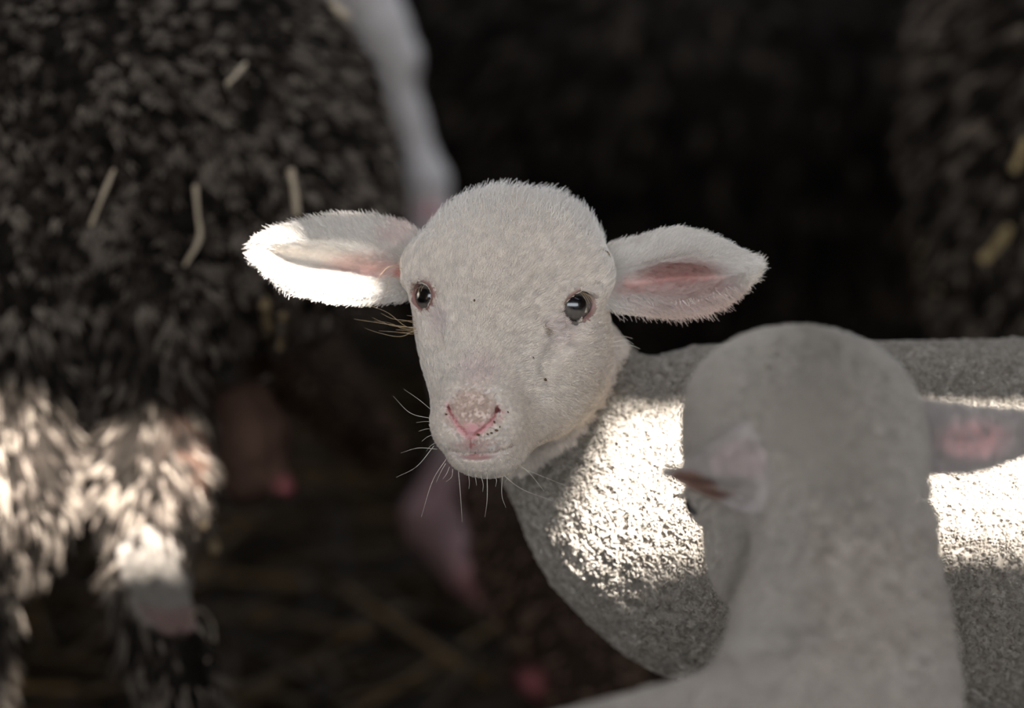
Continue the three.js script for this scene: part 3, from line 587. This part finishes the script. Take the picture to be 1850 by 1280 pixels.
// ───────────────────────── the grown sheep round them ─────────────────────────
// matted dirty wool: pointed locks of several dull tones hanging down over a dark skin
function grownSheep(label, at, prims, opts) {
  const sheep = thing('sheep', label, 'sheep', new THREE.Vector3(at.x, 0, at.z));
  const sdf = field(prims, (x, y, z) => opts.rough * (noise(x / 70, y / 110, z / 70) + 0.6 * noise(x / 28, y / 46, z / 28)));
  const skin = skinOf(sdf, bounds(prims, 30), opts.cell ?? 14);
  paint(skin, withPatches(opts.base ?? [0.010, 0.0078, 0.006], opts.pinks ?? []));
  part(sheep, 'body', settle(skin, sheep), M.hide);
  const frame = skin.clone(); frame.applyMatrix4(new THREE.Matrix4().makeTranslation(sheep.position.x, sheep.position.y, sheep.position.z)).applyMatrix4(FRAME_INV);
  frame.computeVertexNormals();
  const tones = opts.tones, down = [0, -Math.cos(PITCH), -Math.sin(PITCH)];
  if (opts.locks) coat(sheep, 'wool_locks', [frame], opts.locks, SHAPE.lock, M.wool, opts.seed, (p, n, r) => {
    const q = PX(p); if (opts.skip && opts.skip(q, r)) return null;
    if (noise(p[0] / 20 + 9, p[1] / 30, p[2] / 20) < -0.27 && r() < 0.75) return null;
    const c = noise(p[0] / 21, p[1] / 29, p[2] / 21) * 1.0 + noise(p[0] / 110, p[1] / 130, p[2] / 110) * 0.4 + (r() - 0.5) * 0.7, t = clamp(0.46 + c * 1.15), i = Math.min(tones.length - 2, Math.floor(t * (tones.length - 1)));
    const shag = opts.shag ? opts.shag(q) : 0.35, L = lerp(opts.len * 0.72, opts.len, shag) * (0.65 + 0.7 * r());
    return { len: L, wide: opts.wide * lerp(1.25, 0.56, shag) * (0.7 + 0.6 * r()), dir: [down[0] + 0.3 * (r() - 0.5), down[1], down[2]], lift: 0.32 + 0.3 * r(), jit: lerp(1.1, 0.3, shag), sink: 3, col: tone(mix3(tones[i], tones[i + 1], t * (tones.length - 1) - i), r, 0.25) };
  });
  return { sheep, sdf };
}
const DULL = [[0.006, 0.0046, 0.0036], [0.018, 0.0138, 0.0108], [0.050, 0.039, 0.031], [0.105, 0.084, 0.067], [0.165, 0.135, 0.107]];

// left: big ewe, woolly hind legs towards us
let EWE_SDF, RIGHT_SDF;
const eweAt = toWorld(P(180, 900, -1050));
{
  const hoof = (x, z) => ({ frame: fromWorld(x, 0.03, z) });
  const r = toWorld(P(290, 1100, -930)), l = toWorld(P(20, 1100, -900));
  const prims = [
    ball(58, 250, -1500, [630, 430, 560], 90), ball(500, 410, -1420, [215, 200, 330], 110),
    ball(30, 500, -1090, [180, 190, 210], 80), ball(290, 530, -1120, [150, 170, 190], 80),
    limb([268, 640, -1060], 104, [272, 880, -1010], 98, 30), limb([272, 880, -1010], 94, [262, 1040, -985], 66, 60),
    limb([262, 1040, -985], 62, [292, 1170, -1050], 72, 30), limb([292, 1170, -1050], 74, { frame: fromWorld(r.x + 0.04, 0.04, r.z - 0.05) }, 62, 30),
    limb([14, 600, -1030], 132, [14, 880, -990], 126, 30), limb([14, 880, -990], 120, [-60, 1080, -1040], 84, 50), limb([-60, 1080, -1040], 84, { frame: fromWorld(l.x - 0.04, 0.04, l.z - 0.03) }, 60, 30),
    ball(440, 800, -1280, [84, 110, 110], 30), limb([490, 850, -1240], 34, [524, 884, -1220], 18, 16),
    limb([-100, 300, -2600], 260, [-400, 200, -3200], 150, 100),
    limb({ frame: P(-150, 500, -2500) }, 130, { frame: fromWorld(-0.55, 0.04, -2.35) }, 60, 60), limb({ frame: P(100, 500, -2500) }, 130, { frame: fromWorld(-0.38, 0.04, -2.4) }, 60, 60),
    ball(0, 260, -2200, [480, 400, 700], 120),
  ];
  const { sheep, sdf } = grownSheep('big ewe with dark matted wool at the left, sunlight on its shaggy hind legs', eweAt, prims, {
    rough: 16, cell: 14, seed: 41, locks: 44000, len: 54, wide: 22, tones: DULL, shag: (q) => smooth(520, 660, q[1] + 30 * noise(q[0] / 90, 1, 2)),
    pinks: patches([[440, 800, -1200, [230, 260, 480], [0.085, 0.048, 0.034], 1], [520, 880, -1210, [46, 40, 90], [0.17, 0.055, 0.055], 1], [286, 1050, -930, [76, 108, 260], [0.24, 0.205, 0.175], 9], [322, 1110, -930, [40, 48, 160], [0.25, 0.15, 0.13], 9]]),
    skip: (q, rr) => inside([440, 805, 100, 118], q[0], q[1]) && q[2] < -1120 || inside([515, 880, 44, 40], q[0], q[1]) || inside([284 + (q[1] - 1040) * 0.35, 1045, 44 + 14 * rr(), 74 + 20 * rr()], q[0], q[1]),
  });
  EWE_SDF = sdf;
  // short pale hair on the bare hock
  const hock = region(skinOf(sdf, [P(150, 1180, -1100), P(400, 940, -820)], 9), (x, y) => y > 950 && y < 1170);
  coat(sheep, 'leg_hair', [hock], 3500, SHAPE.fur, M.hair, 48, (p, n, r) => { const q = PX(p); return inside([284 + (q[1] - 1040) * 0.35, 1045, 56, 94], q[0], q[1]) ? { len: 18 + 10 * r(), dir: [0.2, -1, 0], lift: 0.4, jit: 0.4, col: tone(q[1] > 1090 ? [0.26, 0.17, 0.145] : [0.27, 0.235, 0.20], r, 0.15) } : null; });
}
// dark sheep resting behind
{
  const at = toWorld(P(1250, 500, -5400));
  const prims = [ball(1280, 130, -5300, [560, 520, 700], 120), ball(900, 330, -5100, [220, 330, 330], 120), ball(1560, 300, -5200, [260, 330, 400], 120), ball(1250, 520, -4950, [420, 130, 300], 100)];
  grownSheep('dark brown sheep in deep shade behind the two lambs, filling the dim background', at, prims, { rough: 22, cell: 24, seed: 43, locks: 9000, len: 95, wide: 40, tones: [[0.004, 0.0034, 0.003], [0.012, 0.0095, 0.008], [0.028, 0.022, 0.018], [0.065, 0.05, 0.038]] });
}
// right edge: another dark sheep, nearer
{
  const at = toWorld(P(1900, 400, -2300));
  const prims = [ball(2020, 160, -2300, [370, 470, 480], 120), ball(1850, 420, -2200, [170, 330, 260], 120), limb([1860, 500, -2250], 170, { frame: fromWorld(0.4, 0.04, -2.15) }, 60, 60), limb([2100, 500, -2250], 170, { frame: fromWorld(0.58, 0.04, -2.15) }, 60, 60)];
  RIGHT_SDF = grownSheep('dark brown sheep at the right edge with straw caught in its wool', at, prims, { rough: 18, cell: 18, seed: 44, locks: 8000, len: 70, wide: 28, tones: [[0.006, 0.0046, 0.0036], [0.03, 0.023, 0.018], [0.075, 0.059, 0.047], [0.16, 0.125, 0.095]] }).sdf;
}
// pale sheep: only a leg shows
{
  const w = -3160, at = toWorld(P(760, 900, w)), f = (x, z) => ({ frame: fromWorld(x, 0.03, z) });
  const prims = [
    limb([640, -60, w], 70, [690, 55, w], 46, 40), ball(736, 105, w + 10, [24, 32, 30], 20), limb([690, 55, w], 46, [738, 215, w], 27, 30), limb([738, 215, w], 27, [770, 330, w], 38, 30), limb([772, 330, w], 38, [778, 400, w], 40, 20),
    limb([778, 400, w], 40, [835, 820, w], 30, 20), limb([825, 820, w], 32, [782, 930, w], 54, 30), limb([788, 955, w], 48, [850, 1040, w + 60], 36, 30), limb([850, 1040, w + 60], 36, [880, 1090, w + 60], 26, 20),
    limb([880, 1090, w + 60], 26, f(at.x + 0.06, at.z + 0.03), 24, 20),
    ball(500, -330, w - 500, [360, 330, 420], 80), limb([200, -150, w - 700], 90, f(-0.62, at.z - 0.25), 34, 30), limb([130, -150, w - 300], 90, f(-0.66, at.z - 0.1), 34, 30),
  ];
  grownSheep('pale sheep of which only one bare light leg shows between the dark fleeces', at, prims, { rough: 2, cell: 12, seed: 45, base: [0.50, 0.455, 0.425],
    pinks: patches([[778, 385, w, [70, 60, 120], [0.50, 0.22, 0.22], 1], [790, 940, w, [260, 330, 500], [0.25, 0.155, 0.15], 1], [865, 1060, w + 40, [130, 150, 260], [0.30, 0.14, 0.135], 1]]) });
}
// brown flank low behind the chin
{
  const at = toWorld(P(900, 1050, -2500));
  const prims = [limb([520, 640, -2700], 84, [680, 810, -2560], 46, 60), limb([880, 890, -2400], 50, [975, 1010, -2150], 90, 60), limb([960, 1000, -2150], 95, [1090, 1280, -1900], 110, 80), ball(1200, 1060, -2300, [230, 220, 300], 90), limb([950, 1220, -1980], 34, [965, 1240, -1900], 22, 16)];
  grownSheep('brown sheep lying low in the shade under the chin of the facing lamb', at, prims, { rough: 8, cell: 14, seed: 46, locks: 5000, len: 40, wide: 16, tones: [[0.024, 0.014, 0.009], [0.075, 0.046, 0.029], [0.145, 0.09, 0.06]], base: [0.02, 0.012, 0.008],
    pinks: patches([[960, 1235, -1900, [60, 60, 120], [0.17, 0.055, 0.055], 1]]), skip: (q) => inside([960, 1235, 44, 40], q[0], q[1]) });
}

// ───────────────────────── straw ─────────────────────────
function stalk(label, pts, rad, mat, name = 'straw_stalk', category = 'straw') {
  const c = new THREE.CatmullRomCurve3(pts.map((q) => new THREE.Vector3(...P(...q)))), s = []; for (let i = 0; i <= 20; i++) s.push(c.getPoint(i / 20).toArray());
  const k = shrink(pts[0][2]), g = strand(s, (t) => rad * k * (0.85 + 0.15 * Math.cos(t * 9)), 0, 7);
  const base = toWorld(s[0]), o = new THREE.Mesh(g, mat); o.position.copy(base); settle(g, o); o.name = numbered(name); o.userData = { label, category }; o.castShadow = o.receiveShadow = true; scene.add(o); return o;
}
{
  const r = rng(71), stalkG = strand([[0, 0, -0.5], [0.01, 0.01, 0], [0, 0, 0.5]], 0.014, 0.012, 5), n = 6000, im = new THREE.InstancedMesh(stalkG, M.straw, n), m = new THREE.Matrix4(), C = new THREE.Color();
  for (let i = 0; i < n; i++) {
    const x = (r() - 0.5) * 3.4, z = -0.6 - r() * 3.6, L = 0.08 + r() * 0.16;
    m.compose(new THREE.Vector3(x, 0.004 + r() * 0.03, z), new THREE.Quaternion().setFromEuler(new THREE.Euler((r() - 0.5) * 0.5, r() * 6.28, 0)), new THREE.Vector3(0.2, 0.2, L));
    im.setMatrixAt(i, m); const t = r(); im.setColorAt(i, C.setRGB(...mix3([0.03, 0.022, 0.014], [0.30, 0.22, 0.11], t * t * t)));
  }
  im.name = 'straw_bedding'; im.userData = { kind: 'stuff', label: 'trampled straw bedding on the dark earth between the sheep', category: 'straw' }; im.castShadow = im.receiveShadow = true; scene.add(im);
}
{ // stalks caught in the fleeces
  const on = (pts, lift, sdf = EWE_SDF) => pts.map(([x, y]) => [x, y, (surfaceAt(sdf, x, y, -200) || -1150) + lift]);
  const G = 'loose straws caught in the wool of the big ewe', rows = [
    ['tan straw tip angled up on the upper flank of the big ewe', [[410, 152], [426, 136], [444, 114]], 5.5],
    ['slanting pale straw on the left of the big ewe flank', [[164, 408], [184, 358], [206, 305]], 5],
    ['long bent straw with its lower end kinked to the left, hanging on the big ewe', [[353, 335], [357, 385], [361, 428], [334, 480]], 5.5],
    ['short thick pale straw standing straight above the lit ear', [[525, 305], [532, 345], [538, 390]], 8],
    ['thin curved hay stem beside the sunlit thigh of the big ewe', [[345, 1112], [368, 1105], [384, 1130], [386, 1165], [374, 1195]], 3.5],
  ];
  for (const [label, pts, rad] of rows) stalk(label, on(pts, 44), rad * 0.85, M.straw).userData.group = G;
  for (const [label, pts, rad] of [['tan dangling wool tag under the belly of the big ewe, the longer of two', [[476, 545], [484, 585], [478, 622]], 13], ['tan dangling wool tag under the belly of the big ewe, the thinner of two', [[512, 570], [512, 600], [506, 628]], 8], ['pale matted wool tag hanging beside the sunlit thigh', [[366, 945], [380, 975], [392, 1000]], 12]]) stalk(label, on(pts, 30), rad, M.tag, 'wool_tag', 'wool');
  stalk('yellowish straw scrap at the top edge of the big ewe beside the pale leg', [[600, 4, -1300], [612, 18, -1290], [632, 32, -1300]], 8, M.straw).userData.group = G;
  const right = (pts) => on(pts, 40, RIGHT_SDF), H = 'loose straws caught in the wool of the sheep at the right edge';
  for (const [label, pts, rad] of [
    ['yellow straw end at the right edge of the picture', [[1832, 308], [1842, 284], [1856, 250]], 9], ['thin looped straw hanging on the dark sheep above the white back', [[1672, 440], [1660, 470], [1668, 502], [1698, 528]], 6],
    ['tan straw tangle on the dark sheep at the right edge', [[1775, 470], [1800, 445], [1822, 412]], 11],
  ]) stalk(label, right(pts), rad, M.strawDull).userData.group = H;
  stalk('tiny bent hay stem lying at the root of the right ear', [[1086, 451, 20], [1098, 456, 22], [1102, 465, 20]], 1.6, M.strawDark);
}

renderer.render(scene, camera);
